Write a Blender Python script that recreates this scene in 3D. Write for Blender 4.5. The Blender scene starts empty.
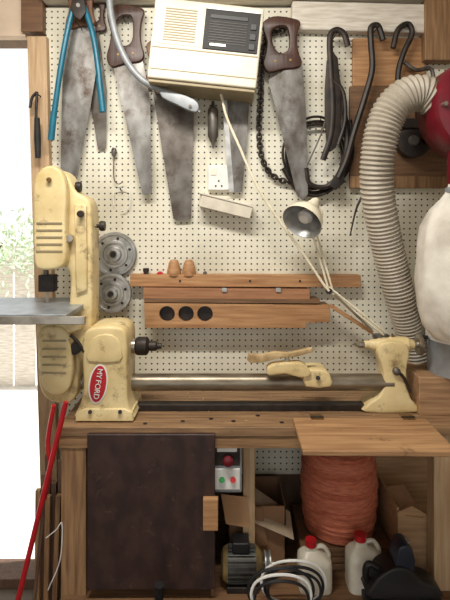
import bpy, bmesh, math, random
from mathutils import Vector, Matrix
random.seed(4)
CAMY=-2.1; EYE=1.6; F=485.0
def at(u,v,y=0.0):
    """survey grid (seen square-on) -> metres, for a point standing at depth y"""
    d=y-CAMY
    return Vector(((u-225)*d/F, y, EYE+(220-v)*d/F))
def sc(y): return (y-CAMY)/F
col=bpy.context.scene.collection
CUR=None; ROOTS=[]
def begin(name):
    global CUR
    CUR=bpy.data.objects.new(name,None); CUR.empty_display_size=.05
    col.objects.link(CUR); ROOTS.append(CUR)
def room():
    global CUR
    CUR=None
# ---------------- materials
def C(r,g,b):
    f=lambda c:(c/255/12.92) if c/255<=.04045 else ((c/255+.055)/1.055)**2.4
    return (f(r),f(g),f(b),1)
def mat(name,c,rough=.5,metal=0.0,c2=None,var=.15,scale=25,stretch=(1,1,1),bump=0.0,detail=5,lo=.35,hi=.65,wear=None,wlo=.6,whi=.7,wscale=30):
    m=bpy.data.materials.new(name); m.use_nodes=True
    nt=m.node_tree; N=nt.nodes; L=nt.links; b=N['Principled BSDF']
    b.inputs['Roughness'].default_value=rough; b.inputs['Metallic'].default_value=metal
    tc=N.new('ShaderNodeTexCoord'); mp=N.new('ShaderNodeMapping'); mp.inputs['Scale'].default_value=stretch
    L.new(tc.outputs['Object'],mp.inputs['Vector'])
    n=N.new('ShaderNodeTexNoise'); n.inputs['Scale'].default_value=scale; n.inputs['Detail'].default_value=detail
    L.new(mp.outputs['Vector'],n.inputs['Vector'])
    r=N.new('ShaderNodeValToRGB'); r.color_ramp.elements[0].position=lo; r.color_ramp.elements[1].position=hi
    if c2 is None:
        c2=tuple(min(1,x*(1+var)) for x in c[:3])+(1,); c=tuple(x*(1-var) for x in c[:3])+(1,)
    r.color_ramp.elements[0].color=c; r.color_ramp.elements[1].color=c2
    L.new(n.outputs['Fac'],r.inputs['Fac']); out=r.outputs['Color']
    if wear:
        n2=N.new('ShaderNodeTexNoise'); n2.inputs['Scale'].default_value=wscale; n2.inputs['Detail'].default_value=9; n2.inputs['Roughness'].default_value=.7
        L.new(tc.outputs['Object'],n2.inputs['Vector'])
        r2=N.new('ShaderNodeValToRGB'); r2.color_ramp.elements[0].position=wlo; r2.color_ramp.elements[1].position=whi
        L.new(n2.outputs['Fac'],r2.inputs['Fac'])
        mx=N.new('ShaderNodeMix'); mx.data_type='RGBA'; L.new(r2.outputs['Color'],mx.inputs['Factor']); L.new(out,mx.inputs['A']); mx.inputs['B'].default_value=wear; out=mx.outputs['Result']
    L.new(out,b.inputs['Base Color'])
    if bump:
        bp=N.new('ShaderNodeBump'); bp.inputs['Strength'].default_value=bump; bp.inputs['Distance'].default_value=.004
        L.new(n.outputs['Fac'],bp.inputs['Height']); L.new(bp.outputs['Normal'],b.inputs['Normal'])
    return m
def wood(name,c,c2,ax='x',rough=.6,scale=6,wear=None):
    st={'x':(1,14,14),'y':(14,1,14),'z':(14,14,1)}[ax]
    return mat(name,c,rough,0,c2,scale=scale,stretch=st,bump=.25,detail=8,lo=.3,hi=.7,wear=wear,wscale=9)
M={}
M['cream']=mat('cream_enamel',C(228,209,160),.42,0,C(198,174,120),scale=9,lo=.35,hi=.75,wear=C(104,80,50),wlo=.54,whi=.72,wscale=15)
M['cream2']=mat('pale_cream_paint',C(236,229,206),.4,0,C(216,205,174),scale=18,lo=.45,hi=.8)
M['heat']=mat('heater_enamel',C(222,216,198),.4,0,C(202,194,170),scale=10,lo=.4,hi=.8)
M['beige']=mat('beige_metal',C(156,142,112),.5,0,var=.08)
M['steel']=mat('saw_steel',C(142,141,138),.42,.6,C(90,84,78),scale=9,stretch=(2,1,1),lo=.35,hi=.7,wear=C(74,56,44),wlo=.5,whi=.72,wscale=14)
M['steel2']=mat('dull_steel',C(120,116,110),.46,.55,C(76,66,58),scale=13,lo=.35,hi=.7,wear=C(70,50,38),wlo=.5,whi=.72,wscale=12)
M['bright']=mat('bright_steel',C(184,178,166),.3,.85,C(112,102,90),scale=14,lo=.4,hi=.8)
M['bed']=mat('bed_steel',C(150,140,122),.36,.7,C(92,80,66),scale=8,stretch=(1,4,4),lo=.35,hi=.75)
M['alu']=mat('aluminium',C(195,195,193),.4,.75,C(150,150,146),scale=22)
M['dark']=mat('blackened_steel',C(36,33,32),.5,.4,C(58,48,42),scale=30)
M['black']=mat('black_plastic',C(22,22,25),.45,0,var=.2)
M['rub']=mat('black_rubber',C(30,29,30),.7,0,var=.25)
M['walnut']=wood('walnut_handle',C(54,32,24),C(82,50,36),'z',.4)
M['beech']=wood('beech_handle',C(106,70,48),C(134,92,62),'z',.45)
M['teal']=mat('teal_enamel',C(22,104,128),.35,0,var=.12)
M['woodx']=wood('pine_x',C(190,146,102),C(150,106,68),'x')
M['woodz']=wood('pine_z',C(200,172,138),C(168,136,100),'z')
M['board']=wood('old_board',C(130,96,66),C(94,68,46),'x')
M['bench']=wood('bench_top_wood',C(162,128,92),C(108,82,58),'x',.65,5,wear=C(70,50,36))
M['apron']=wood('bench_frame_wood',C(164,128,90),C(114,84,58),'z',.65)
M['apronx']=wood('bench_rail_wood',C(166,130,90),C(114,84,58),'x',.65)
M['flap']=wood('flap_board_wood',C(186,146,104),C(140,102,68),'x',.65,4,wear=C(110,78,52))
M['panel']=mat('dark_stained_panel',C(42,27,24),.5,0,C(64,42,36),scale=22,stretch=(1,1,.6),bump=.2,wear=C(110,88,74),wlo=.6,whi=.8,wscale=26)
M['card']=mat('cardboard',C(166,128,92),.85,0,var=.08,scale=8)
M['card2']=mat('brown_cardboard',C(136,102,74),.85,0,var=.1,scale=8)
M['ply']=wood('plywood',C(184,150,112),C(150,116,84),'x')
M['red']=mat('red_enamel',C(176,24,34),.35,0,var=.1)
M['dred']=mat('dark_red_enamel',C(106,18,32),.35,0,var=.15)
M['white']=mat('white_plastic',C(226,226,222),.4,0,var=.05)
M['wpaint']=mat('white_painted_timber',C(230,224,212),.6,0,C(200,190,174),scale=10,stretch=(1,8,8))
M['hose']=mat('grey_hose',C(168,159,144),.5,0,var=.1,scale=8,wear=C(130,118,102),wlo=.5,whi=.85,wscale=7)
M['jug']=mat('hdpe_jug',C(224,220,206),.35,0,C(202,195,178),scale=12)
M['bag']=mat('dust_bag_cloth',C(230,226,216),.75,0,C(190,183,170),scale=9,bump=.4)
M['orange']=mat('orange_twine',C(206,122,92),.7,0,C(172,92,68),scale=30,stretch=(1,1,6),bump=.6)
M['grey']=mat('grey_paint',C(150,154,158),.45,0.2,var=.1)
M['leaf']=mat('leaves',C(176,196,160),.6,0,C(200,214,186),scale=12)
M['stick']=wood('weathered_timber',C(112,86,68),C(78,58,46),'z')
M['green']=mat('green_button',C(40,130,60),.4)
M['iron']=mat('table_iron',C(166,174,182),.35,.5,C(136,142,148),scale=15)
M['brass']=mat('brass',C(130,100,62),.45,.7)
M['shav']=mat('wood_shavings',C(180,148,108),.8,0,var=.15)
# ---------------- mesh helpers
def finish(name,me,m,smooth=False,bevel=0.0):
    if smooth:
        for p in me.polygons: p.use_smooth=True
        me.set_sharp_from_angle(angle=math.radians(38))
    o=bpy.data.objects.new(name,me); me.materials.append(m)
    col.objects.link(o)
    if CUR: o.parent=CUR
    if bevel:
        b=o.modifiers.new('bevel','BEVEL'); b.width=bevel; b.segments=3; b.limit_method='ANGLE'; b.angle_limit=math.radians(35)
    return o
def mesh(name,vs,fs,m,smooth=False,bevel=0.0):
    me=bpy.data.meshes.new(name); me.from_pydata([tuple(v) for v in vs],[],fs); me.update()
    bm=bmesh.new(); bm.from_mesh(me); bmesh.ops.recalc_face_normals(bm,faces=bm.faces); bm.to_mesh(me); bm.free()
    return finish(name,me,m,smooth,bevel)
def boxgeo(a,b,rot=None):
    x0,y0,z0=a; x1,y1,z1=b
    vs=[Vector(p) for p in ((x0,y0,z0),(x1,y0,z0),(x1,y1,z0),(x0,y1,z0),(x0,y0,z1),(x1,y0,z1),(x1,y1,z1),(x0,y1,z1))]
    if rot is not None:
        c=(Vector(a)+Vector(b))/2; vs=[c+rot@(v-c) for v in vs]
    return vs,[(0,3,2,1),(4,5,6,7),(0,1,5,4),(1,2,6,5),(2,3,7,6),(3,0,4,7)]
def box(name,a,b,m,bevel=.002,rot=None):
    vs,fs=boxgeo(a,b,rot); return mesh(name,vs,fs,m,False,bevel)
def boxes(name,lst,m,bevel=0.0):
    V=[];Fc=[]
    for t in lst:
        vs,fs=boxgeo(*t); k=len(V); V+=vs; Fc+=[tuple(i+k for i in f) for f in fs]
    return mesh(name,V,Fc,m,False,bevel)
def R(ax,deg): return Matrix.Rotation(math.radians(deg),3,ax)
def ubox(name,u0,v0,u1,v1,yf,dep,m,bevel=.002,rot=None):
    a=at(u0,v1,yf); b=at(u1,v0,yf); return box(name,(a.x,yf,a.z),(b.x,yf+dep,b.z),m,bevel,rot)
def cr(pts,n=6,cyc=False):
    out=[];P=[Vector(p) for p in pts];k=len(P)
    rng=range(k if cyc else k-1)
    for i in rng:
        p0=P[(i-1)%k] if (cyc or i>0) else P[0]*2-P[1]
        p1=P[i];p2=P[(i+1)%k]
        p3=P[(i+2)%k] if (cyc or i+2<k) else P[-1]*2-P[-2]
        for j in range(n):
            t=j/n
            out.append(.5*((2*p1)+(p2-p0)*t+(2*p0-5*p1+4*p2-p3)*t*t+(3*p1-p0-3*p2+p3)*t**3))
    if not cyc: out.append(P[-1])
    return out
def poly(name,pts,yf,dep,m,holes=(),bevel=0.0,smooth=0,z0=None):
    """flat casting / plate: outline in the wall-parallel plane, extruded backwards by dep"""
    cu=bpy.data.curves.new(name,'CURVE'); cu.dimensions='2D'; cu.fill_mode='BOTH'
    e=dep/2-bevel; cu.extrude=max(e,0); cu.bevel_depth=bevel; cu.bevel_resolution=2; cu.offset=-bevel
    for ol in [pts]+list(holes):
        q=[at(u,v,yf) for u,v in ol]
        if smooth: q=cr(q,smooth,True)
        sp=cu.splines.new('POLY'); sp.points.add(len(q)-1); sp.use_cyclic_u=True
        for i,p in enumerate(q): sp.points[i].co=(p.x,p.z,0,1)
    o=bpy.data.objects.new('tmp',cu); col.objects.link(o)
    dg=bpy.context.evaluated_depsgraph_get(); dg.update()
    me=bpy.data.meshes.new_from_object(o.evaluated_get(dg)); bpy.data.objects.remove(o)
    yc=yf+dep/2
    for v in me.vertices:
        x,y,z=v.co; v.co=(x,yc-z,y if z0 is None else max(y,z0))
    me.materials.clear(); me.name=name
    bm=bmesh.new(); bm.from_mesh(me); bmesh.ops.remove_doubles(bm,verts=bm.verts,dist=1e-5); bmesh.ops.recalc_face_normals(bm,faces=bm.faces); bm.to_mesh(me); bm.free()
    return finish(name,me,m,True)
def sweep(name,pts,r,m,n=6,seg=10,cyc=False,flat=1.0,rfun=None,smooth=True,up=None):
    P=cr(pts,n,cyc) if n>1 else [Vector(p) for p in pts]
    K=len(P); V=[];Fc=[]; nrm=None
    for i,p in enumerate(P):
        if cyc: t=(P[(i+1)%K]-P[i-1])
        else: t=P[min(i+1,K-1)]-P[max(i-1,0)]
        t.normalize()
        if up is not None: nrm=Vector(up)
        elif nrm is None: nrm=Vector((0,1,0)) if abs(t.y)<.9 else Vector((1,0,0))
        nrm=(nrm-t*nrm.dot(t)).normalized(); b=t.cross(nrm)
        rr=r if not rfun else rfun(i/(K-1),i)
        for j in range(seg):
            a=2*math.pi*j/seg; V.append(p+(nrm*math.cos(a)*flat+b*math.sin(a))*rr)
    for i in range(K if cyc else K-1):
        for j in range(seg):
            a=i*seg+j;b=i*seg+(j+1)%seg;c=((i+1)%K)*seg+(j+1)%seg;d=((i+1)%K)*seg+j
            Fc.append((a,b,c,d))
    if not cyc:
        Fc.append(tuple(range(seg))); Fc.append(tuple((K-1)*seg+j for j in range(seg)))
    return mesh(name,V,Fc,m,smooth)
def rod(name,a,b,r,m,r2=None,seg=16):
    a=Vector(a);b=Vector(b); return rev(name,a,b-a,[(0,0),(0,r),((b-a).length,r if r2 is None else r2),((b-a).length,0)],m,seg)
def rev(name,o,ax,prof,m,seg=32):
    ax=Vector(ax).normalized(); t=Vector((0,1,0)) if abs(ax.y)<.9 else Vector((1,0,0))
    x=(t-ax*t.dot(ax)).normalized(); y=ax.cross(x); V=[];Fc=[]; o=Vector(o)
    idx=[]
    for h,r in prof:
        if r<1e-6: idx.append([len(V)]); V.append(o+ax*h)
        else:
            idx.append(list(range(len(V),len(V)+seg)))
            for j in range(seg):
                a=2*math.pi*j/seg; V.append(o+ax*h+(x*math.cos(a)+y*math.sin(a))*r)
    for A,B in zip(idx,idx[1:]):
        if len(A)==1 and len(B)==1: continue
        for j in range(seg):
            k=(j+1)%seg
            if len(A)==1: Fc.append((A[0],B[j],B[k]))
            elif len(B)==1: Fc.append((A[j],A[k],B[0]))
            else: Fc.append((A[j],A[k],B[k],B[j]))
    return mesh(name,V,Fc,m,True)
def us(lst,y): return [at(u,v,y) for u,v in lst]
def hook(u,v,y):
    p=at(u,v,y); x,z=p.x,p.z
    sweep('peg_hook',[(x,0,z),(x,y-.012,z),(x,y-.016,z+.008)],.0025,M['dark'],3,6)
def slab(name,f1,m,t=.004):
    mesh(name,f1+[p+Vector((0,t,-t*.6)) for p in f1],[(0,1,2,3),(7,6,5,4),(0,4,5,1),(1,5,6,2),(2,6,7,3),(3,7,4,0)],m)

# ================= ROOM
room()
BZ=.886
wl=mat('painted_plaster',C(194,182,160),.85,0,var=.06,scale=6)
xd=at(43,0,0).x; xp=at(46,0,0).x; zt=at(0,38,0).z; xt=at(27,0,0).x
boxes('wall_back',[((xd,.03,0),(1.7,.13,2.75)),((-1.7,.03,zt),(xd,.13,2.75)),((-2.2,.03,0),(-1.7,.13,2.75))],mat('back_wall_boards',C(108,86,66),.8,0,var=.15,scale=5,stretch=(6,1,1)))
box('wall_left',(-2.3,-4.2,0),(-2.2,.13,2.75),wl,0)
box('wall_right',(1.6,-4.2,0),(1.7,.03,2.75),wl,0)
box('floor',(-2.3,-4.2,-.06),(1.7,.13,0),mat('concrete_floor',C(98,88,78),.8,0,var=.15,scale=7,bump=.2),0)
box('ceiling',(-2.3,-4.2,2.75),(1.7,.13,2.8),mat('ceiling_boards',C(212,202,184),.8,0,var=.06,scale=5),0)
box('trim_1',(-1.7,-.02,zt),(xt,.03,2.749),mat('lintel_paint',C(204,184,162),.8,0,var=.08,scale=8),.004)
poly('trim_2',[(27,36),(46,36),(60,588.9),(43,588.9)],-.035,.063,M['woodz'],bevel=.003)
box('trim_3',(xt-.01,-.04,zt+.012),(xp,.03,2.749),wood('dark_timber',C(120,86,58),C(90,62,42),'x'),.004)
box('trim_7',(-1.7,.0,0),(at(44,0,0).x-.01,.13,.045),M['stick'],.004)
# pegboard
pm=bpy.data.materials.new('pegboard_material'); pm.use_nodes=True
nt=pm.node_tree;N=nt.nodes;L=nt.links;bs=N['Principled BSDF']; bs.inputs['Roughness'].default_value=.55
tc=N.new('ShaderNodeTexCoord'); sp=N.new('ShaderNodeSeparateXYZ'); L.new(tc.outputs['Object'],sp.inputs[0])
def mth(op,a,b=None):
    n=N.new('ShaderNodeMath'); n.operation=op
    for i,q in enumerate((a,b)):
        if q is None: continue
        if isinstance(q,(int,float)): n.inputs[i].default_value=q
        else: L.new(q,n.inputs[i])
    return n.outputs[0]
fx=mth('SUBTRACT',mth('FRACT',mth('DIVIDE',sp.outputs['X'],.0254)),.5)
fz=mth('SUBTRACT',mth('FRACT',mth('DIVIDE',sp.outputs['Z'],.0254)),.5)
dd=mth('SQRT',mth('ADD',mth('MULTIPLY',fx,fx),mth('MULTIPLY',fz,fz)))
hole=mth('LESS_THAN',dd,.15)
def nz(sv,lo,hi,c0,c1):
    no=N.new('ShaderNodeTexNoise'); no.inputs['Scale'].default_value=sv; no.inputs['Detail'].default_value=7; L.new(tc.outputs['Object'],no.inputs['Vector'])
    rp=N.new('ShaderNodeValToRGB'); rp.color_ramp.elements[0].position=lo; rp.color_ramp.elements[1].position=hi
    rp.color_ramp.elements[0].color=c0; rp.color_ramp.elements[1].color=c1; L.new(no.outputs['Fac'],rp.inputs['Fac']); return rp.outputs['Color']
def mixc(f,a,b):
    mx=N.new('ShaderNodeMix'); mx.data_type='RGBA'; L.new(f,mx.inputs['Factor']); L.new(a,mx.inputs['A'])
    if isinstance(b,tuple): mx.inputs['B'].default_value=b
    else: L.new(b,mx.inputs['B'])
    return mx.outputs['Result']
base=nz(4,.35,.7,C(230,226,210),C(210,205,184))
st=nz(2.6,.5,.78,(0,0,0,1),(.85,.85,.85,1))
c1=mixc(st,base,C(178,169,144)); L.new(mixc(hole,c1,C(34,30,26)),bs.inputs['Base Color'])
box('wall_pegboard',(xp,0,.5),(1.6,.03,2.52),pm,0)
a=at(292,31,-.05); b=at(428,2,-.05)
box('trim_4',(a.x,-.05,a.z),(b.x,0,b.z),M['wpaint'],.008,R('Y',1.5))
a=at(425,60,-.06)
box('trim_5',(a.x,-.06,a.z),(a.x+.13,0,2.75),M['apron'],.004)
box('trim_6',(xp,-.09,2.53),(1.6,.03,2.60),M['wpaint'],.004)
# outdoors
box('ground',(-9,.13,-.06),(6,12,-.01),mat('pale_gravel_ground',C(222,218,210),.9,0,var=.08,scale=12),0)
begin('garden_fence')
for i in range(30): box('board_%d'%(i+1),(-6+i*.22,2.6,-.01),(-6+i*.22+.2,2.62,1.35),M['wpaint'],.003)
box('rail',(-6,2.57,1.1),(.6,2.6,1.18),M['wpaint'],.003)
begin('garden_shrub')
V=[];Fc=[]
for i in range(1100):
    a=random.uniform(0,6.28);rr=random.random()**.5*.5; h=random.gauss(0,.15)
    c=Vector((-1.95+rr*math.cos(a)*1.2,2.1+rr*math.sin(a)*.6,1.38+h)); d=Vector((random.gauss(0,1),random.gauss(0,1),random.gauss(0,1))).normalized(); e=d.orthogonal().normalized()
    k=len(V); V+=[c-d*.03,c+e*.012,c+d*.03,c-e*.012]; Fc.append((k,k+1,k+2,k+3))
mesh('leaves',V,Fc,M['leaf'])
for i in range(3): sweep('stem_%d'%(i+1),[(-2.4+.02*i,2.1,-.01),(-2.4+.03*i,2.1,.6),(-2.2+.12*i,2.1+.03*(i%3),1.4)],.012,M['stick'],4,6)

# ================= BENCH
begin('workbench')
xl=at(57,0,-.43).x
box('top',(xl,-.43,BZ-.032),(1.2,-.0,BZ),M['bench'],.003)
box('front_rail',(xl+.005,-.425,BZ-.075),(.72,-.40,BZ-.032),M['apronx'],.002)
box('leg_1',(xl+.01,-.42,0),(at(86,0,-.42).x,-.36,BZ-.075),M['apron'],.003)
box('leg_2',(at(434,0,-.40).x,-.40,0),(at(455,0,-.4).x,-.34,BZ-.032),M['woodz'],.003)
box('leg_3',(xl+.01,-.08,0),(xl+.08,-.02,BZ-.032),M['apron'],.003)
box('leg_4',(at(243,0,-.33).x,-.33,.3),(at(255,0,-.33).x,-.29,BZ-.032),M['woodz'],.003)
box('lower_shelf',(xl+.02,-.45,.275),(1.15,-.0,.30),M['board'],.003)
box('shelf_extension',(.06,-.56,.275),(1.15,-.452,.2995),M['board'],.003)
box('shelf_bracket',(.08,-.55,.2),(.11,-.3,.275),M['apron'],.002)
box('dark_panel',(at(87,0,-.445).x,-.445,at(0,590,-.445).z),(at(215,0,-.445).x,-.425,BZ-.018),M['panel'],.003)
box('side_board',(at(215,0,-.40).x-.014,-.424,.30),(at(215,0,-.40).x-.002,-.03,BZ-.033),M['board'],.001)
for i,(x,y) in enumerate([(-.05,-.36),(.03,-.38),(.0,-.2),(.2,-.39),(-.28,-.4),(.12,-.33),(-.15,-.38)]):
    rod('dog_hole_rim_%d'%(i+1),(x,y,BZ-.001),(x,y,BZ+.0012),.008,M['dark'])
begin('wood_shavings')
V=[];Fc=[]
for i in range(110):
    c=Vector((random.uniform(-.30,.6),random.uniform(-.24,-.03) if i%3 else random.uniform(-.4,-.03),BZ+.002)); d=Vector((random.gauss(0,1),random.gauss(0,1),.1)).normalized()*random.uniform(.003,.008); e=Vector((-d.y,d.x,.2*d.length))*.4
    k=len(V); V+=[c-d,c+e,c+d,c-e]; Fc.append((k,k+1,k+2,k+3))
mesh('shavings',V,Fc,M['shav'])
begin('hinged_flap_board')
box('board',(.236,-.645,BZ+.004),(.70,-.40,BZ+.02),M['flap'],.003,R('Z',-1))
for i,x in enumerate((.30,.62)):
    box('hinge_%d'%(i+1),(x,-.415,BZ+.02),(x+.045,-.37,BZ+.0225),M['brass'],.0005)
    rod('hinge_pin_%d'%(i+1),(x,-.40,BZ+.024),(x+.045,-.40,BZ+.024),.003,M['dark'])
box('support_bracket',(.66,-.60,BZ-.02),(.69,-.435,BZ+.004),M['apron'],.002)

# ================= WOOD LATHE
begin('wood_lathe')
yb=-.28; bz=at(0,382,yb).z; SZ=1.13
rod('bed_tube',(at(122,0,yb).x,yb,bz),(at(392,0,yb).x,yb,bz),.031,M['bed'],seg=32)
box('bed_rail',(at(122,0,yb).x,yb-.012,BZ+.0),(at(385,0,yb).x,yb+.03,BZ+.025),M['dark'],.002)
yh=-.385
poly('headstock_body',[(82,340),(87,330),(100,327),(117,327),(126,334),(127,360),(127,392),(129,408),(131,421),(77,421),(80,404),(83,388),(82,360)],yh,.17,M['cream'],bevel=.012,smooth=3,z0=BZ)
poly('headstock_foot',[(75,421.5),(76,413),(84,409),(124,409),(132,413),(133,421.5)],yh-.008,.19,M['cream'],bevel=.004,z0=BZ)
poly('headstock_cover',[(88,350),(93,338),(105,334),(117,338),(121,350),(120,362),(88,362)],yh-.006,.02,M['cream'],bevel=.005,smooth=2)
hx0=at(84,0,-.29).x;hx1=at(128,0,-.29).x
rev('headstock_bearing',(hx0-.01,-.29,SZ),(1,0,0),[(0,0),(0,.05),(.012,.058),(.03,.062),(hx1-hx0-.01,.062),(hx1-hx0+.012,.05),(hx1-hx0+.018,.036),(hx1-hx0+.022,.036),(hx1-hx0+.022,0)],M['cream'])
o=Vector((hx1+.01,-.29,SZ))
rev('spindle_nose',o,(1,0,0),[(0,0),(0,.022),(.02,.022),(.02,.03),(.028,.034),(.06,.034),(.066,.028),(.07,.018),(.095,.018),(.1,.012),(.115,.01),(.116,0)],M['dark'])
rev('spindle_collar',o+Vector((.002,0,0)),(1,0,0),[(0,0),(0,.027),(.016,.027),(.016,0)],M['bright'])
for i,(u,v) in enumerate(((90,412),(120,412))): rod('foot_bolt_%d'%(i+1),at(u,v,yh-.016),at(u,v,yh),.007,M['dark'])
def oval(cu,cv,a,b,th,n=28):
    t=math.radians(th); return [(cu+a*math.cos(q)*math.cos(t)-b*math.sin(q)*math.sin(t),cv+a*math.cos(q)*math.sin(t)+b*math.sin(q)*math.cos(t)) for q in [2*math.pi*i/n for i in range(n)]]
poly('badge_rim',oval(98,384,9.5,20,8),yh-.003,.004,M['white'])
poly('badge',oval(98,384,8,18.3,8),yh-.005,.004,M['red'])
for i,ch in enumerate('MYFORD'):
    t=bpy.data.curves.new('l','FONT'); t.body=ch; t.size=.027; t.extrude=.0008; t.align_x='CENTER'; t.align_y='CENTER'
    to=bpy.data.objects.new('l',t); col.objects.link(to); dg=bpy.context.evaluated_depsgraph_get(); dg.update()
    me=bpy.data.meshes.new_from_object(to.evaluated_get(dg)); bpy.data.objects.remove(to)
    p=at(99.6-i*.7,371.5+i*5.0,yh-.007)
    mtx=Matrix.Translation(p)@Matrix.Rotation(math.radians(8),4,'Y')@Matrix.Rotation(math.radians(90),4,'X')@Matrix.Rotation(math.radians(-90),4,'Z')
    me.transform(mtx); me.materials.clear(); finish('badge_letter_%d'%(i+1),me,M['white'])
# tailstock
yt=-.31
poly('tailstock_body',[(366,413),(369,404),(379,397),(384,386),(383,368),(378,352),(384,343),(404,343),(410,352),(407,370),(408,386),(411,398),(416,405),(418,413)],yt,.08,M['cream'],bevel=.008,smooth=3,z0=BZ)
bx=at(372,0,-.27).x
rev('tailstock_barrel',(bx-.03,-.27,SZ),(1,0,0),[(0,0),(0,.014),(.02,.016),(.03,.02),(.09,.022),(.1,.03),(.16,.03),(.17,.022),(.185,.02),(.185,0)],M['cream'])
rev('tail_centre',(bx-.03,-.27,SZ),(-1,0,0),[(0,0),(0,.012),(.02,.012),(.022,.009),(.045,.0)],M['bright'])
rev('handwheel',(bx+.155,-.27,SZ),(1,0,0),[(0,0),(0,.012),(.015,.012),(.015,.034),(.019,.040),(.029,.040),(.033,.034),(.027,.014),(.038,.01),(.039,0)],M['bright'])
rod('handwheel_grip',(bx+.18,-.27,SZ+.028),(bx+.21,-.27,SZ+.028),.007,M['dark'])
sweep('clamp_lever',us([(398,372),(404,378),(410,392)],yt-.01),.006,M['dark'],4,8)
rev('clamp_bolt',at(396,371,yt-.002),(0,-1,0),[(0,0),(0,.014),(.01,.014),(.016,.008),(.018,0)],M['steel2'])
rod('oil_cap',at(393,343,-.27),at(393,335,-.27),.006,M['brass'])
yr=-.33
poly('toolrest_saddle',[(304,374),(312,370),(326,371),(331,377),(331,387),(306,387)],yr,.1,M['cream'],bevel=.006,smooth=2)
poly('toolrest_banjo',[(267,372),(272,365),(300,363),(309,369),(311,376),(300,378),(285,374),(270,376)],yr-.01,.045,M['cream'],bevel=.006,smooth=2)
rod('toolrest_post',at(287,368,yr+.01),at(287,356,yr+.01),.009,M['bright'])
poly('toolrest_blade',[(247,360),(249,354),(262,355),(275,352),(290,353),(312,348),(313,352),(296,357),(280,358),(262,363),(250,363)],yr,.02,mat('pale_worn_rest',C(202,176,130),.5,0,C(150,122,82),scale=24),bevel=.003)
rod('toolrest_handle',at(318,378,yr-.03),at(318,378,yr),.008,M['dark'])

# ================= BANDSAW
begin('bandsaw')
ys=-.325
poly('c_frame',[(40,182),(46,171),(56,169),(64,172),(70,180),(76,192),(86,198),(91,210),(92,250),(92,300),(91,328),(84,342),(80,365),(76,395),(66,404),(48,400),(39,385),(37,350),(37,326),(50,322),(62,320),(68,312),(70,280),(66,268),(56,268),(44,268),(38,262),(36,220)],ys,.11,M['cream'],bevel=.010,smooth=3)
poly('upper_wheel_cover',[(33,186),(37,173),(46,166),(56,167),(63,176),(66,195),(65,225),(66,258),(60,268),(42,270),(34,262),(33,220)],ys-.05,.05,M['cream'],bevel=.010,smooth=3)
poly('column_rib',[(74,204),(86,206),(87,290),(76,294)],ys-.012,.02,M['cream'],bevel=.005,smooth=1)
poly('lower_wheel_cover',[(38,332),(48,326),(62,328),(70,340),(72,372),(67,392),(54,396),(42,385),(38,355)],ys-.05,.05,M['cream'],bevel=.010,smooth=3)
for i in range(5): ubox('louvre_%d'%(i+1),36,222+i*7,62,224+i*7,ys-.054,.008,M['beige'],.002)
for i in range(5): ubox('lower_louvre_%d'%(i+1),42,340+i*8,66,342+i*8,ys-.054,.008,M['beige'],.002)
rod('blade_guide_post',at(46,263,ys+.03),at(46,290,ys+.03),.010,M['steel2'])
ubox('blade_guide',38,275,54,292,ys+.01,.04,M['dark'],.003)
ubox('blade',46,270,48.5,330,ys+.035,.001,M['bright'],0)
def knob(n,u,v,y,r=.014,dirn=(1,0,0),l=.03,m=None):
    p=at(u,v,y); rev(n,p,dirn,[(0,0),(0,r*.4),(l*.4,r*.4),(l*.4,r),(l*.6,r*1.1),(l,r),(l*1.05,0)],m or M['dark'])
knob('tension_knob',73,187,ys+.03,.018)
rod('guide_shaft',at(90,226,ys+.05),at(98,226,ys+.05),.006,M['bright']); knob('guide_knob',97,226,ys+.05,.018)
knob('lock_knob',72,238,ys-.0,.013,(0,-1,0),.035,M['bright'])
knob('frame_knob_1',82,214,ys-.012,.012,(0,-1,0),.025); knob('frame_knob_2',78,346,ys,.02,(0,-1,0),.045)
knob('cover_latch',50,180,ys-.05,.008,(0,-1,0),.015,M['brass'])
box('table',(-1.16,-.52,1.276),(at(95,0,-.17).x,-.17,1.292),M['iron'],.002)
box('table_edge_rail',(-1.16,-.535,1.262),(at(86,0,-.52).x,-.52,1.288),M['bright'],.002)
poly('table_trunnion',[(38,318),(84,318),(80,330),(66,334),(50,330)],ys-.04,.1,M['cream'],bevel=.005)
rod('drive_shaft',(at(74,0,-.29).x,-.29,SZ),(hx0,-.29,SZ),.03,M['steel2'])
rod('mount_bar',(at(60,0,-.27).x,-.27,bz),(at(84,0,-.27).x,-.27,bz),.028,M['bright'])
sweep('tilt_clamp',us([(70,335),(78,342),(84,352)],ys-.055),.006,M['dark'],4,8)

# ================= HANGING SAWS etc
HO=[(.02,.12),(.3,.0),(.7,.02),(1.0,.1),(.94,.28),(.9,.5),(.93,.72),(1.0,.9),(.9,1.02),(.5,1.06),(.12,1.12),(-.02,.95),(.06,.72),(.1,.5),(.02,.3)]
HI=[(.3,.24),(.62,.2),(.7,.4),(.66,.66),(.45,.74),(.28,.6),(.24,.4)]
def hand(u0,v0,u1,v1,y,m,shear=0,d=.022):
    f=lambda L:[(u0+(u1-u0)*a+shear*b,v0+(v1-v0)*b) for a,b in L]
    poly('handle',f(HO),y-d/2,d,m,holes=[f(HI)],bevel=.005,smooth=3)
    hook(u0+(u1-u0)*.45,v0+(v1-v0)*.25,y-d/2)
    for i,(a,b) in enumerate(((.3,.9),(.7,.88))):
        p=at(u0+(u1-u0)*a+shear*b,v0+(v1-v0)*b,y-d/2); rod('screw_%d'%(i+1),p+Vector((0,-.002,0)),p,.005,M['brass'])
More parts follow.
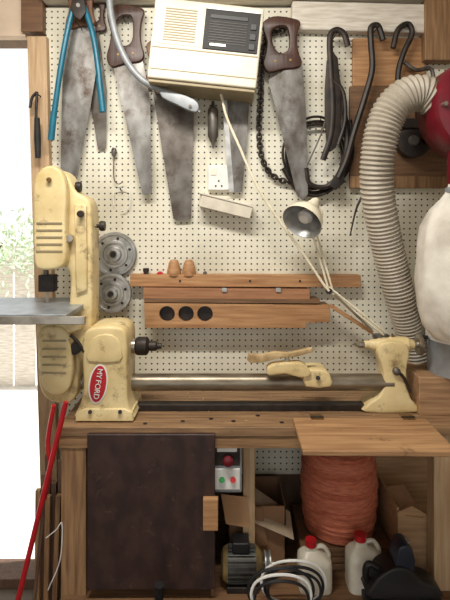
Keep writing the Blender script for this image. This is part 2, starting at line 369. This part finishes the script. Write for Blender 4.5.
def teeth(p,q,n,h):
    (a,b),(c,d)=p,q; L=math.hypot(c-a,d-b); nx,ny=-(d-b)/L,(c-a)/L; o=[]
    for i in range(n):
        t=i/n; o.append((a+(c-a)*t,b+(d-b)*t)); t=(i+.5)/n; o.append((a+(c-a)*t+nx*h,b+(d-b)*t+ny*h))
    o.append((c,d)); return o
begin('hand_saw'); y=-.018
poly('blade',[(98,28)]+[(107,90),(106,148),(98,150),(90,100),(84,28)],y,.0015,M['steel2']); hand(84,-2,106,30,y,M['walnut'],d=.014)
begin('hand_saw'); y=-.045
poly('blade',[(66,20),(95,26),(98,60),(90,110),(76,183)]+teeth((60,182),(63,40),60,.5),y,.0015,M['steel']); hand(66,-14,95,24,y,M['beech'])
begin('hand_saw'); y=-.045
poly('blade',[(112,62),(142,56),(150,100),(152,193),(144,195)]+teeth((142,194),(114,70),60,.5),y,.0015,M['steel']); hand(107,4,144,60,y,M['walnut'])
begin('hand_saw'); y=-.025
poly('blade',[(150,78),(186,80),(194,110),(191,219),(175,220)]+teeth((173,218),(153,95),50,.5),y,.0015,M['steel2']); hand(146,38,182,82,y,M['beech'])
begin('hand_saw'); y=-.03
poly('blade',[(222,88),(250,88),(247,140),(242,192),(232,192),(226,140)],y,.0015,M['steel']); hand(222,55,250,90,y,M['beech'])
poly('back_spine',[(221,88),(226,88),(234,192),(229,192)],y-.004,.008,M['alu'])
begin('hand_saw'); y=-.06
poly('blade',[(302,60),(306,110),(308,194),(303,200),(298,197)]+teeth((296,193),(268,80),60,.5),y,.0015,M['steel']); hand(262,16,300,66,y,M['walnut'],2,.024)

begin('bolt_cutter'); y=-.1
sweep('handle_left',us([(78,-4),(70,20),(62,60),(56,100),(53,122)],y),.0115,M['teal'])
sweep('grip_left',us([(54,112),(51,140)],y),.0135,M['teal'],2)
sweep('handle_right',us([(78,-4),(86,12),(94,40),(99,75),(102,100)],y),.0115,M['teal'])
sweep('grip_right',us([(99,78),(103,112)],y),.0135,M['teal'],2)
poly('jaw',[(72,-4),(84,-4),(86,12),(80,20),(74,16),(70,8)],y-.018,.012,M['dark'],bevel=.002)
rod('pivot',at(78,5,y-.022),at(78,5,y+.0),.008,M['bright']); hook(78,24,y)
begin('claw_hook'); y=-.075
sweep('shaft',us([(37,92),(36,120),(38,150)],y),.006,M['dark']); sweep('claw',us([(37,92),(32,98),(30,108)],y),.006,M['dark'])
sweep('grip',us([(37,118),(38,158)],y),.014,M['rub'],2,rfun=lambda t,i:.011+.003*math.sin(t*3.1)); p=at(37,94,y); sweep('peg_hook',[(p.x,-.035,p.z),(p.x,y,p.z)],.003,M['dark'],1,6)
begin('scriber_hook'); y=-.02
rev('knob',at(114,148,y),(0,0,-1),[(0,0),(0,.008),(.01,.012),(.03,.01),(.04,.003),(.04,0)],M['steel2'])
sweep('rod',us([(114,155),(114,178),(118,184),(123,182)],y),.0025,M['steel2'],4,6); hook(114,150,y)
begin('wire_bracket'); y=-.018
sweep('wire',us([(114,205),(114,190),(129,190),(129,207),(121,211)],y),.002,M['white'],2,6); hook(121,190,y)
begin('grease_gun'); y=-.05
rev('body',at(213,101,y),(0,0,-1),[(0,0),(0,.006),(.02,.008),(.03,.018),(.04,.022),(.15,.022),(.16,.016),(.18,.007),(.2,.004),(.2,0)],M['steel2']); hook(213,106,y)
begin('power_socket'); ubox('plate',208,165,229,190,-.03,.03,M['white'],.004); ubox('switch',211,169,216,175,-.034,.006,M['cream2'],.001)
for i,(u,v) in enumerate(((218,180),(215,185),(221,185))): ubox('slot_%d'%(i+1),u,v,u+1.5,v+2,-.0305,.002,M['dark'],0)
begin('oil_stone_box'); p=at(226,206,-.05)
box('tray',(p.x-.11,-.08,p.z-.030),(p.x+.11,-.0,p.z+.022),mat('stone_box',C(206,199,182),.7,0,var=.08),.004,R('Y',14))
box('lid',(p.x-.115,-.085,p.z+.022),(p.x+.115,-.0,p.z+.030),M['wpaint'],.002,R('Y',14))

begin('bent_conduit_arm'); y=-.14
sweep('pipe',us([(108,-14),(112,20),(122,52),(138,76),(160,90),(182,98)],y),.0135,M['grey'],6,14)
poly('clamp',[(160,88),(176,92),(194,99),(199,106),(196,112),(186,109),(176,104),(162,97)],y-.016,.028,M['grey'],bevel=.004,smooth=2)
rod('clamp_bolt',at(190,106,y-.026),at(190,106,y+.02),.006,M['bright'])
sweep('stay',us([(192,104),(196,110),(200,112)],y),.006,M['grey'],3); sweep('wall_stud',[at(190,106,y),at(190,106,0)],.006,M['dark'],1,8)

# ================= HEATER
begin('fan_heater')
yh2=-.215; k=sc(yh2); c=at(205.5,45,yh2)
tilt=R('Y',6)
def hb(n,u0,v0,u1,v1,y0,y1,m,bev=.002):
    vs,fs=boxgeo((u0*k,y0,-v1*k),(u1*k,y1,-v0*k)); vs=[Vector((c.x,0,c.z))+tilt@v for v in vs]
    mesh(n,vs,fs,m,False,bev)
hb('case',-55,-43,55,38,yh2,0,M['heat'],.008)
hb('under_lip',-54,38,54,41.5,yh2+.012,-.01,M['beige'],.003)
hb('left_panel',-50,-39,-4,3,yh2-.003,yh2+.01,M['heat'],.002)
for i in range(13): hb('left_louvre_%d'%(i+1),-43,-33+i*2.6,-11,-31.7+i*2.6,yh2-.005,yh2,M['beige'],.0005)
dp=mat('display_panel',C(30,28,28),.6,0,var=.1)
hb('dark_panel',-3,-36,52,4,yh2-.005,yh2+.01,dp,.002)
hb('panel_trim_top',-3,-37,52,-35.6,yh2-.008,yh2,M['alu'],.001)
gb=mat('grille_bars',C(76,72,66),.5,.2)
for i in range(9): hb('grille_bar_%d'%(i+1),2,-24+i*2.6,40,-23.3+i*2.6,yh2-.007,yh2-.002,gb,.0003)
hb('thermostat_strip',2,-31,40,-27,yh2-.008,yh2,M['black'],.001)
for i,v in enumerate((-22,-12,-2)): hb('rocker_switch_%d'%(i+1),43,v-3,49,v+3,yh2-.010,yh2,M['black'],.001)
hb('groove',-53,6,53,7.4,yh2-.002,yh2+.004,M['beige'],.0005)
hb('lower_line',-53,28,53,29,yh2-.002,yh2+.004,M['beige'],.0005)
hb('badge',4,-2,20,0.5,yh2-.008,yh2,M['alu'],.0005)

# ================= CHAIN, BELT, BARS
begin('drive_chain')
def chain(nm,P0,step,a_,b_,r_):
    L2=[P0[0]]
    for p in P0:
        if (p-L2[-1]).length>step: L2.append(p)
    V=[];Fc=[]
    for i in range(len(L2)-1):
        a,b=L2[i],L2[i+1]; t=(b-a).normalized(); s=Vector((0,1,0)) if i%2 else t.cross(Vector((0,1,0))).normalized(); w=t.cross(s)
        mid=(a+b)/2; seg=12; k0=len(V)
        for j in range(seg):
            q=2*math.pi*j/seg; ce=mid+t*math.cos(q)*a_+s*math.sin(q)*b_; rd=(t*math.cos(q)+s*math.sin(q)).normalized()
            for n_ in range(6):
                z=2*math.pi*n_/6; V.append(ce+(rd*math.cos(z)+w*math.sin(z))*r_)
        for j in range(seg):
            for n_ in range(6):
                Fc.append((k0+j*6+n_,k0+((j+1)%seg)*6+n_,k0+((j+1)%seg)*6+(n_+1)%6,k0+j*6+(n_+1)%6))
    mesh(nm,V,Fc,M['dark'],True)
chain('links',cr(us([(284,30),(268,36),(262,60),(261,95),(259,130),(262,158),(272,175),(288,182),(300,180)],-.025),40),.018,.0145,.0095,.0045); hook(284,30,-.025)
begin('bandsaw_blade_coil')
for i,(o1,o2) in enumerate(((0,0),(4,-3),(-3,4))):
    sweep('loop_%d'%(i+1),us([(286+o1,158),(294,180+o2),(312,192+o2),(332,184+o2),(345+o2,160),(340+o2,136),(324,122-o1),(304,124-o1),(290+o1,138)],-.026-.006*i),.0055,M['dark'],6,8,cyc=True,flat=1.6)
hook(320,121,-.03)
begin('bow_saw_frame')
sweep('frame',us([(334,64),(338,82),(344,110),(347,140),(342,168),(328,186),(310,184),(306,168)],-.055),.011,M['dark'],6,8)
sweep('blade',us([(334,64),(330,90),(324,126),(306,168)],-.055),.004,M['steel2'],4,6,flat=.4); hook(336,66,-.055)
begin('coiled_hose')
sweep('coil',us([(283,168),(300,192),(326,192),(346,172),(352,150),(350,120)],-.018),.010,M['dark'],6,10); hook(350,122,-.02)
begin('crank_brace'); y=-.078
sweep('bar',us([(348,46),(344,34),(336,30),(330,38),(331,70),(333,105),(331,135),(323,160)],y),.013,M['dark'],6,10,flat=.7)
sweep('jaw',us([(333,80),(343,92),(345,120),(338,145)],y),.009,M['dark'],5,8); hook(336,34,y)
poly('plate',[(327,60),(338,58),(341,130),(330,152),(325,120)],y-.004,.012,M['dark'],bevel=.002,smooth=2)
begin('wrecking_bar'); y=-.085
sweep('bar',us([(383,40),(378,26),(371,28),(371,44),(372,70),(364,100),(354,132),(346,160),(338,178)],y),.013,M['dark'],6,8)
poly('claw',[(334,176),(344,174),(345,182),(336,190),(330,186)],y-.006,.012,M['dark'],bevel=.002); hook(377,28,y)
begin('hooked_bar'); y=-.07
sweep('bar',us([(393,48),(398,30),(408,24),(412,34),(404,52),(398,75),(399,110)],y),.012,M['dark'],6,8); hook(406,26,y)
begin('pry_bar'); y=-.05
sweep('bar',us([(368,120),(368,160),(364,190),(356,210),(350,236)],y),.0075,M['dark'],5,8,rfun=lambda t,i:.009-.006*t); hook(368,124,y)
begin('tool_board')
ubox('plank_1',350,86,452,188,-.022,.022,M['board'],.003)
ubox('plank_2',353,38,425,86,-.022,.022,M['woodx'],.003)
ubox('batten',350,176,452,188,-.034,.012,M['apron'],.003)
begin('hand_brace'); y=-.06
sweep('frame',us([(404,62),(416,70),(432,70),(432,100)],y),.009,M['steel2'],4,8)
begin('bench_grinder')
rev('wheel',at(415,140,-.10),(0,1,0),[(0,0),(0,.05),(.006,.07),(.05,.07),(.06,.06),(.078,.05),(.078,0)],M['dark'])
rev('hub',at(415,140,-.115),(0,1,0),[(0,0),(0,.018),(.02,.024),(.02,0)],M['steel2'])
ubox('guard',398,118,440,128,-.11,.085,M['dark'],.005)

# ================= LAMP
begin('anglepoise_lamp')
y=-.17; ap=at(313,205,y)
ax=Vector((-.50,-.62,-.62)).normalized()
rev('shade_outer',ap-ax*.01,ax,[(0,0),(0,.022),(.03,.03),(.045,.036),(.06,.055),(.085,.071),(.115,.078),(.122,.080)],M['cream2'],40)
rev('shade_inner',ap-ax*.01,ax,[(.03,0),(.032,.028),(.047,.034),(.062,.053),(.087,.068),(.117,.075),(.122,.080)],M['alu'],40)
rev('bulb',ap+ax*.02,ax,[(0,0),(0,.014),(.02,.016),(.04,.028),(.06,.03),(.075,.02),(.08,0)],M['white'],24)
rev('socket_cap',ap-ax*.035,ax,[(0,0),(0,.012),(.01,.018),(.03,.02),(.03,0)],M['cream2'])
e=at(329,291,-.12); b0=at(386,337,-.12)
for i,dx in enumerate((0,.016)):
    rod('upper_arm_%d'%(i+1),at(312,232,-.15)+Vector((dx,0,0)),e+Vector((dx,0,0)),.0045,M['cream2'])
    rod('lower_arm_%d'%(i+1),e+Vector((0,0,dx)),b0+Vector((0,0,dx)),.0045,M['cream2'])
sweep('yoke',[ap+Vector((0,0,.0)),ap+Vector((.035,0,-.03)),at(318,228,-.15),at(313,238,-.15)],.005,M['cream2'])
rod('elbow',e+Vector((0,-.012,0)),e+Vector((0,.012,0)),.012,M['dark'])
rod('yoke_knob',at(313,236,-.165),at(313,236,-.14),.012,M['cream2'])
rod('base_pivot',b0+Vector((0,-.015,0)),b0+Vector((0,.02,0)),.014,M['steel2'])
box('wall_bracket',(b0.x-.02,-.12,b0.z-.03),(b0.x+.02,0,b0.z-.012),M['steel2'],.002)
sweep('spring_1',[e+Vector((.02,-.01,-.012)),b0+Vector((-.06,-.01,.03))],.005,M['bright'],8,8)
sweep('cord',us([(221,94),(227,118),(240,148),(256,184),(276,216),(302,252),(322,282),(329,291)],-.13),.0055,M['cream2'],6,8)
rod('cord_anchor',at(221,94,-.13),at(221,94,0),.004,M['dark'])

# ================= RACKS
begin('chisel_rack')
ubox('upper_rail',130,275,361,287,-.05,.05,M['woodx'],.002,R('Y',.2))
ubox('slot_strip',143,289,310,299,-.075,.075,wood('rack_red_wood',C(172,124,88),C(136,94,64),'x'),.002,R('Y',.5))
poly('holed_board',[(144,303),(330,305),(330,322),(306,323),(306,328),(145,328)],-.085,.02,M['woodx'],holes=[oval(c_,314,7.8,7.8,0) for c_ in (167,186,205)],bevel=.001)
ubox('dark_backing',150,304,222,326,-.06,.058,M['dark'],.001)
ubox('rack_back',224,304,328,322,-.065,.065,M['board'],.001)
ubox('divider',144,299,320,303,-.088,.088,M['board'],.001,R('Y',.4))
for i,(u,v) in enumerate(((180,281),(250,281),(330,281),(300,281))): rod('screw_%d'%(i+1),at(u,v,-.052),at(u,v,-.049),.005,M['dark'])
for i,u in enumerate((222,276)): ubox('wing_catch_%d'%(i+1),u,288,u+5,292,-.082,.008,M['alu'],.001)
begin('wooden_spacer_stick')
p=at(352,319,-.1); box('stick',(p.x-.105,-.11,p.z-.008),(p.x+.1,-.088,p.z+.008),M['woodx'],.002,R('Y',33))
for i,u in enumerate((174,189)):
    begin('wooden_plug'); p=at(u,275.3,-.03)
    rev('plug',p,(0,0,1),[(0,0),(0,.029),(.02,.029),(.035,.026),(.055,.021),(.065,.015),(.068,0)],M['woodx'])
begin('small_knob_fitting'); p=at(146,275.3,-.025); rev('stem',p,(0,0,1),[(0,0),(0,.01),(.015,.01),(.016,.013),(.03,.013),(.032,0)],M['dark'])
begin('red_cap_fitting'); p=at(160,275.3,-.025); rev('cap',p,(0,0,1),[(0,0),(0,.014),(.008,.015),(.014,.009),(.018,0)],M['red'])
begin('grub_fitting'); p=at(205,275.3,-.025); rev('cap',p,(0,0,1),[(0,0),(0,.008),(.012,.008),(.018,.004),(.018,0)],M['steel2'])
def plate(n,u,v,r,y0):
    begin(n); s=sc(-.04)*r
    p=at(u,v,-.006+y0)
    rev('disc',p,(0,-1,0),[(0,0),(0,s),(.014,s),(.018,s*.96),(.018,s*.86),(.013,s*.83),(.013,s*.62),(.02,s*.6),(.02,s*.5),(.014,s*.47),(.014,s*.34),(.034,s*.3),(.036,s*.17),(.03,s*.14),(.03,0)],M['alu'],48)
    for i in range(6):
        a=i*math.pi/3+.3; q=p+Vector((math.cos(a)*s*.72,-.0135,math.sin(a)*s*.72)); rod('hole_%d'%(i+1),q,q+Vector((0,-.002,0)),.006,M['dark'])
    rod('bore',p+Vector((0,-.03,0)),p+Vector((0,-.0375,0)),s*.12,M['dark']); rod('wall_peg',p+Vector((0,-.005,0)),(p.x,0,p.z),.005,M['dark'])
plate('lathe_faceplate',115,254,22.5,0); plate('lathe_faceplate',112.5,293,19.5,-.045)

# ================= DUST EXTRACTOR
begin('dust_extractor')
ce=at(470,112,-.30)
rev('fan_housing',ce+Vector((0,-.12,0)),(0,1,0),[(0,0),(0,.06),(.0,.13),(.01,.165),(.03,.178),(.17,.178),(.19,.165),(.2,0)],M['dred'],48)
for i in range(8):
    a=i*math.pi/4; rod('housing_bolt_%d'%(i+1),ce+Vector((.15*math.cos(a),-.135,.15*math.sin(a))),ce+Vector((.15*math.cos(a),-.11,.15*math.sin(a))),.008,M['bright'])
rev('inlet_cone',at(452,108,-.33),(-1,0,.35),[(0,0),(0,.075),(.05,.062),(.09,.058),(.09,0)],M['dred'])
rev('motor',ce+Vector((0,.08,0)),(0,1,0),[(0,0),(0,.07),(.12,.07),(.13,.06),(.135,0)],M['dark'])
box('wall_mount',(ce.x-.1,-.1,ce.z-.09),(ce.x+.1,-.03,ce.z+.09),M['dark'],.004)
sweep('clamp_ring',[at(433,98,-.33)+Vector((0,.066*math.cos(t),.066*math.sin(t))) for t in [i*math.pi/6 for i in range(12)]],.005,M['bright'],2,6,cyc=True)
rod('bag_spigot',at(468,150,-.34),at(468,186,-.34),.07,M['dred'])
begin('flexible_dust_hose')
P=cr([at(436,101,-.33),at(420,93,-.33),at(402,98,-.33),at(387,117,-.32),at(379,148,-.31),at(377,185,-.28),at(382,222,-.24),at(391,262,-.20),at(401,300,-.17),at(411,335,-.13),at(419,372,-.10)],200)
Q=[P[0]]
for p in P:
    if (p-Q[-1]).length>.0024: Q.append(p)
sweep('hose',Q,.05,M['hose'],1,28,rfun=lambda t,i:(.0635-.008*t)+.0034*math.cos(i*2*math.pi/6))
rev('end_cuff',Q[-1],(.1,.05,-1),[(-.02,0),(-.02,.058),(.03,.058),(.03,0)],M['grey'])
begin('dust_collection_bag')
yc=-.40; ctr=at(472,0,yc).x; prof=[(.0,.075),(.02,.08),(.05,.10),(.09,.135),(.15,.165),(.23,.18),(.34,.187),(.44,.183),(.50,.165),(.54,.13),(.555,.05),(.556,0)]
ztop=at(0,184,yc).z; V=[];Fc=[];seg=64
for h,r in prof:
    for j in range(seg):
        a=2*math.pi*j/seg; rr=r*(1+.035*math.sin(a*7+h*9)+.02*math.sin(a*13-h*20)) if r else 0; V.append((ctr+rr*math.cos(a),yc+rr*math.sin(a)*.95,ztop-h))
for i in range(len(prof)-1):
    for j in range(seg): Fc.append((i*seg+j,i*seg+(j+1)%seg,(i+1)*seg+(j+1)%seg,(i+1)*seg+j))
mesh('bag',V,Fc,M['bag'],True)
zb=ztop-.556
rod('bag_band',(ctr,yc,ztop-.012),(ctr,yc,ztop-.03),.088,M['grey'],seg=32)
begin('bag_support_drum')
rod('drum',(ctr+.04,-.26,BZ+.14),(ctr+.04,-.26,zb-.01),.13,M['grey'],seg=40)
rod('drum_lid',(ctr+.04,-.26,zb-.02),(ctr+.04,-.26,zb),.135,M['white'],seg=40)
begin('wooden_block')
box('block',(at(416,0,-.3).x,-.33,BZ),(at(414,0,-.3).x+.35,-.03,BZ+.14),wood('block_wood',C(178,142,104),C(136,102,74),'x'),.004)

# ================= UNDER THE BENCH
begin('no_volt_switch')
ubox('enclosure',212,443,242,493,-.40,.07,M['grey'],.006)
ubox('hood',214,446,240,466,-.405,.008,M['dark'],.003)
ubox('face_lower',214,469,240,490,-.405,.008,M['white'],.003)
ubox('label',217,448,237,452,-.408,.004,M['white'],.001)
rev('stop_button',at(228,459,-.404),(0,-1,0),[(0,0),(0,.012),(.012,.012),(.014,.019),(.022,.018),(.026,.012),(.027,0)],M['dred']); rod('start_button',at(222,480,-.412),at(222,480,-.40),.010,M['green']); rod('off_button',at(233,480,-.412),at(233,480,-.40),.010,M['red'])
box('mount',(at(220,0,-.36).x,-.33,.7),(at(243,0,-.36).x,-.31,BZ-.034),M['apron'],.002)
begin('orange_twine_drum')
cx=at(338.5,0,-.165).x; zb=.382; H=.345; prof=[(0,0),(0,.12)]
for i in range(37):
    t=i/36; r=.136+.014*math.sin(t*math.pi)+.003*math.sin(i*2.3); prof.append((.01+t*(H-.03),r-(.004 if i%2 else 0)))
prof+=[(H-.01,.12),(H,.10),(H,.03),(H-.05,.03),(H-.05,0)]
rev('coil',(cx,-.165,zb),(0,0,1),prof,M['orange'],48)
begin('storage_crate'); box('crate',(cx-.17,-.30,.30),(cx+.17,-.02,.382),M['board'],.003)
for i in range(3): box('slat_%d'%(i+1),(cx-.172,-.305,.305+i*.026),(cx+.172,-.30,.325+i*.026),M['board'],.001)
def jug(u0,u1,yc,mcap,hh):
    begin('plastic_jug'); a=at(u0,0,yc-.05).x;b=at(u1,0,yc-.05).x; w=(b-a)/2;cx=(a+b)/2; zt_=.30+hh
    V=[];Fc=[];pr=[(0,.96),(.01,1),(hh*.62,1),(hh*.72,.96),(hh*.82,.7),(hh*.9,.36),(hh,.30)];seg=32
    for h,s in pr:
        for j in range(seg):
            q=2*math.pi*j/seg; cs,sn=math.cos(q),math.sin(q); e=.45
            V.append((cx+w*s*math.copysign(abs(cs)**e,cs)-(1-s)*w*.3,yc+.048*s*math.copysign(abs(sn)**e,sn),.30+h))
    for i in range(len(pr)-1):
        for j in range(seg): Fc.append((i*seg+j,i*seg+(j+1)%seg,(i+1)*seg+(j+1)%seg,(i+1)*seg+j))
    Fc.append(tuple(range(seg))); Fc.append(tuple((len(pr)-1)*seg+j for j in range(seg)))
    mesh('body',V,Fc,M['jug'],True)
    rod('cap',(cx-w*.21,yc,zt_-.002),(cx-w*.21,yc,zt_+.02),w*.34,mcap)
    sweep('handle',[(cx+w*.0,yc,zt_-.01),(cx+w*.5,yc,zt_-.005),(cx+w*.85,yc,.3+hh*.78),(cx+w*.8,yc,.3+hh*.6)],.008,M['jug'],5,8)
jug(300,334,-.375,M['red'],.145); jug(350,386,-.375,M['red'],.165)
begin('cardboard_box')
X0=at(228,0,-.28).x;X1=at(286,0,-.28).x
for n,a,b in (('side_front',(X0,-.27,.30),(X1,-.266,.52)),('side_back',(X0,-.06,.30),(X1,-.056,.52)),('side_left',(X0,-.27,.30),(X0+.004,-.056,.52)),('side_right',(X1-.004,-.27,.30),(X1,-.056,.52)),('base',(X0,-.27,.30),(X1,-.056,.304))): box(n,a,b,M['card2'],0)
slab('flap_front',us([(221,494),(247,497),(250,528),(226,524)],-.345),M['card'])
slab('flap_right',[at(244,480,-.19),at(290,512,-.22),at(294,540,-.30),at(248,520,-.29)],mat('grey_tan_sheet',C(152,134,112),.6,0,var=.1))
slab('flap_inner',[at(226,500,-.3),at(262,508,-.28),at(268,545,-.28),at(234,548,-.28)],M['card2'])
begin('timber_offcut'); ubox('block',203,500,218,531,-.47,.025,M['woodx'],.002)
begin('electric_motor')
mx0=at(221,0,-.37).x; my=-.365; mzc=.372; mm=mat('dirty_motor_paint',C(84,86,84),.5,.2,C(56,52,46),scale=18); my2=mat('motor_end_bell',C(140,120,74),.5,0,C(96,80,52),scale=18)
rod('shell',(mx0+.02,my,mzc),(mx0+.125,my,mzc),.052,mm,seg=32)
V=[];Fc=[]
for i in range(22):
    a=i*2*math.pi/22; r=Matrix.Rotation(a,3,'X'); k0=len(V)
    vs,fs=boxgeo((mx0+.025,-.0015,.050),(mx0+.12,.0015,.060)); V+=[Vector((v.x,my,mzc))+r@Vector((0,v.y,v.z)) for v in vs]; Fc+=[tuple(q+k0 for q in f) for f in fs]
mesh('cooling_fins',V,Fc,mm)
rev('end_bell_left',(mx0,my,mzc),(1,0,0),[(0,0),(0,.03),(.008,.05),(.024,.058),(.026,0)],my2)
rev('end_bell_right',(mx0+.15,my,mzc),(-1,0,0),[(0,0),(0,.03),(.01,.046),(.026,.058),(.028,0)],my2)
rod('shaft',(mx0+.15,my,mzc),(mx0+.19,my,mzc),.008,M['bright'])
rev('pulley',(mx0+.155,my,mzc),(1,0,0),[(0,0),(0,.040),(.005,.040),(.011,.03),(.017,.040),(.022,.040),(.022,0)],M['alu'],32)
box('foot',(mx0+.02,my-.05,.30),(mx0+.13,my+.05,.322),M['dark'],.003); box('terminal_box',(mx0+.04,my-.03,.425),(mx0+.10,my+.03,.462),M['black'],.004)
begin('cable_coil')
for i in range(6):
    rx=.108-.010*(i%3); rz=.074-.006*(i%3); cc=Vector((at(294+(-14 if i>2 else 0),0,-.48).x,-.465-.012*i,.30+rz+.006))
    sweep('loop_%d'%(i+1),[cc+Vector((math.cos(q)*rx,.004*math.sin(3*q),math.sin(q)*rz)) for q in [j*math.pi/6 for j in range(12)]],.005,M['white'] if i in(0,4) else M['black'],4,8,cyc=True)
begin('black_power_tool')
poly('body',[(372,600),(374,585),(384,574),(398,568),(412,572),(420,582),(436,588),(440,600)],-.50,.09,M['black'],bevel=.008,smooth=3)
poly('motor_head',[(396,572),(398,552),(404,546),(413,550),(415,572)],-.49,.07,mat('navy_plastic',C(34,40,56),.4),bevel=.006,smooth=2)
sweep('handle',us([(376,586),(366,578),(368,564),(382,570)],-.46),.011,M['black'],5,10)
rod('knob',at(405,548,-.455),at(405,540,-.455),.014,M['grey'])
box('base',(at(368,0,-.5).x,-.52,.30),(at(446,0,-.5).x,-.40,.325),M['black'],.004)
begin('plywood_box')
X0=at(398,0,-.34).x;X1=X0+.3
poly('side_front',[(398,512),(412,506),(470,540),(470,589),(398,589)],-.335,.008,M['ply'],z0=.30)
for n,a,b in (('side_back',(X0,-.04,.30),(X1,-.032,.60)),('side_left',(X0,-.327,.30),(X0+.008,-.04,.55)),('base',(X0,-.327,.30),(X1,-.04,.308))): box(n,a,b,M['ply'],0)
slab('flap_left',[at(386,487,-.2),at(404,484,-.2),at(424,518,-.34),at(406,516,-.34)],M['card'])

begin('black_flexible_hose')
sweep('hose',[(-.40,-.58,.0),(-.37,-.58,.20),(-.26,-.58,.335),(-.15,-.58,.30),(-.08,-.57,.12),(-.06,-.56,0)],.017,M['black'],30,14,rfun=lambda t,i:.017+.0015*math.cos(i*math.pi/2))
begin('upright_handle')
sweep('tube',[(-.215,-.53,0),(-.215,-.53,.36),(-.212,-.54,.39)],.012,M['black'],6,10); rod('cap',(-.212,-.54,.385),(-.21,-.545,.43),.015,M['black']); rod('base',(-.215,-.53,0),(-.215,-.53,.02),.08,M['black'])

# ================= LEFT SIDE
begin('red_broom')
t=at(66,402,-.47); t2=at(18,600,-.47); dr=(t2-t)/(t2.z-t.z)
bt=t-dr*(t.z-.03)
rod('handle',t,bt,.009,M['red']); box('head',(bt.x-.14,bt.y-.03,.045),(bt.x+.14,bt.y+.03,.075),M['red'],.004); box('bristles',(bt.x-.135,bt.y-.028,0),(bt.x+.135,bt.y+.028,.045),M['stick'],.002)
begin('timber_offcuts_bundle')
for i in range(10):
    x=at(43+i*3.0,0,-.3).x-.02; h=random.uniform(.5,.74); rr=R('Y',random.uniform(-2,5))
    box('strip_%d'%(i+1),(x,-.33+.03*(i%3),0.012),(x+.018,-.31+.03*(i%3),h),M['stick'] if i%3 else M['apron'],.002,rr)
begin('red_tool_handle')
sweep('strap',us([(54,405),(48,440),(50,470),(44,500)],-.44),.008,M['red'],5,8)
rod('pole',at(44,498,-.44),(at(44,0,-.44).x-.06,-.44,0),.006,M['stick'])
begin('coiled_wire'); sweep('wire',us([(46,538),(56,530),(62,524),(60,560),(48,590)],-.42),.002,M['white'],6,6)
rod('nail',at(61,525,-.42),at(61,525,-.36),.002,M['dark'])

# ================= LIGHT
begin('ceiling_batten_light')
box('housing',(-.9,-1.2,2.70),(.3,-1.1,2.75),M['white'],.004)
ld=bpy.data.lights.new('tube_light','AREA'); ld.shape='RECTANGLE'; ld.size=1.1; ld.size_y=.12; ld.energy=37; ld.color=(1,.95,.87)
lo=bpy.data.objects.new('tube_light',ld); col.objects.link(lo); lo.location=(-.3,-1.15,2.68); lo.rotation_euler=(math.radians(14),0,0); lo.parent=CUR
room()
sd=bpy.data.lights.new('sun','SUN'); sd.energy=8; sd.angle=.05; so=bpy.data.objects.new('sun',sd); col.objects.link(so); so.rotation_euler=Vector((-.5,-.06,-.8)).to_track_quat('-Z','Y').to_euler()
w=bpy.data.worlds.new('world'); bpy.context.scene.world=w; w.use_nodes=True; bg=w.node_tree.nodes['Background']; bg.inputs[0].default_value=(1,.985,.97,1); bg.inputs[1].default_value=1.12

# centre the group empties on their parts
for e in ROOTS:
    pts=[]
    for ch in e.children:
        if ch.type=='MESH': pts+=[v.co for v in ch.data.vertices]
    if not pts: continue
    c=Vector([(min(p[i] for p in pts)+max(p[i] for p in pts))/2 for i in range(3)])
    e.location=c
    for ch in e.children: ch.location=ch.location-c
cam=bpy.data.cameras.new('camera'); co=bpy.data.objects.new('camera',cam); col.objects.link(co)
co.location=(0,CAMY,EYE); co.rotation_euler=(math.radians(90),0,0)
cam.lens=F/600*36; cam.sensor_width=36; cam.shift_y=-80/600; cam.clip_start=.05
bpy.context.scene.camera=co
bpy.context.scene.view_settings.view_transform='Standard'
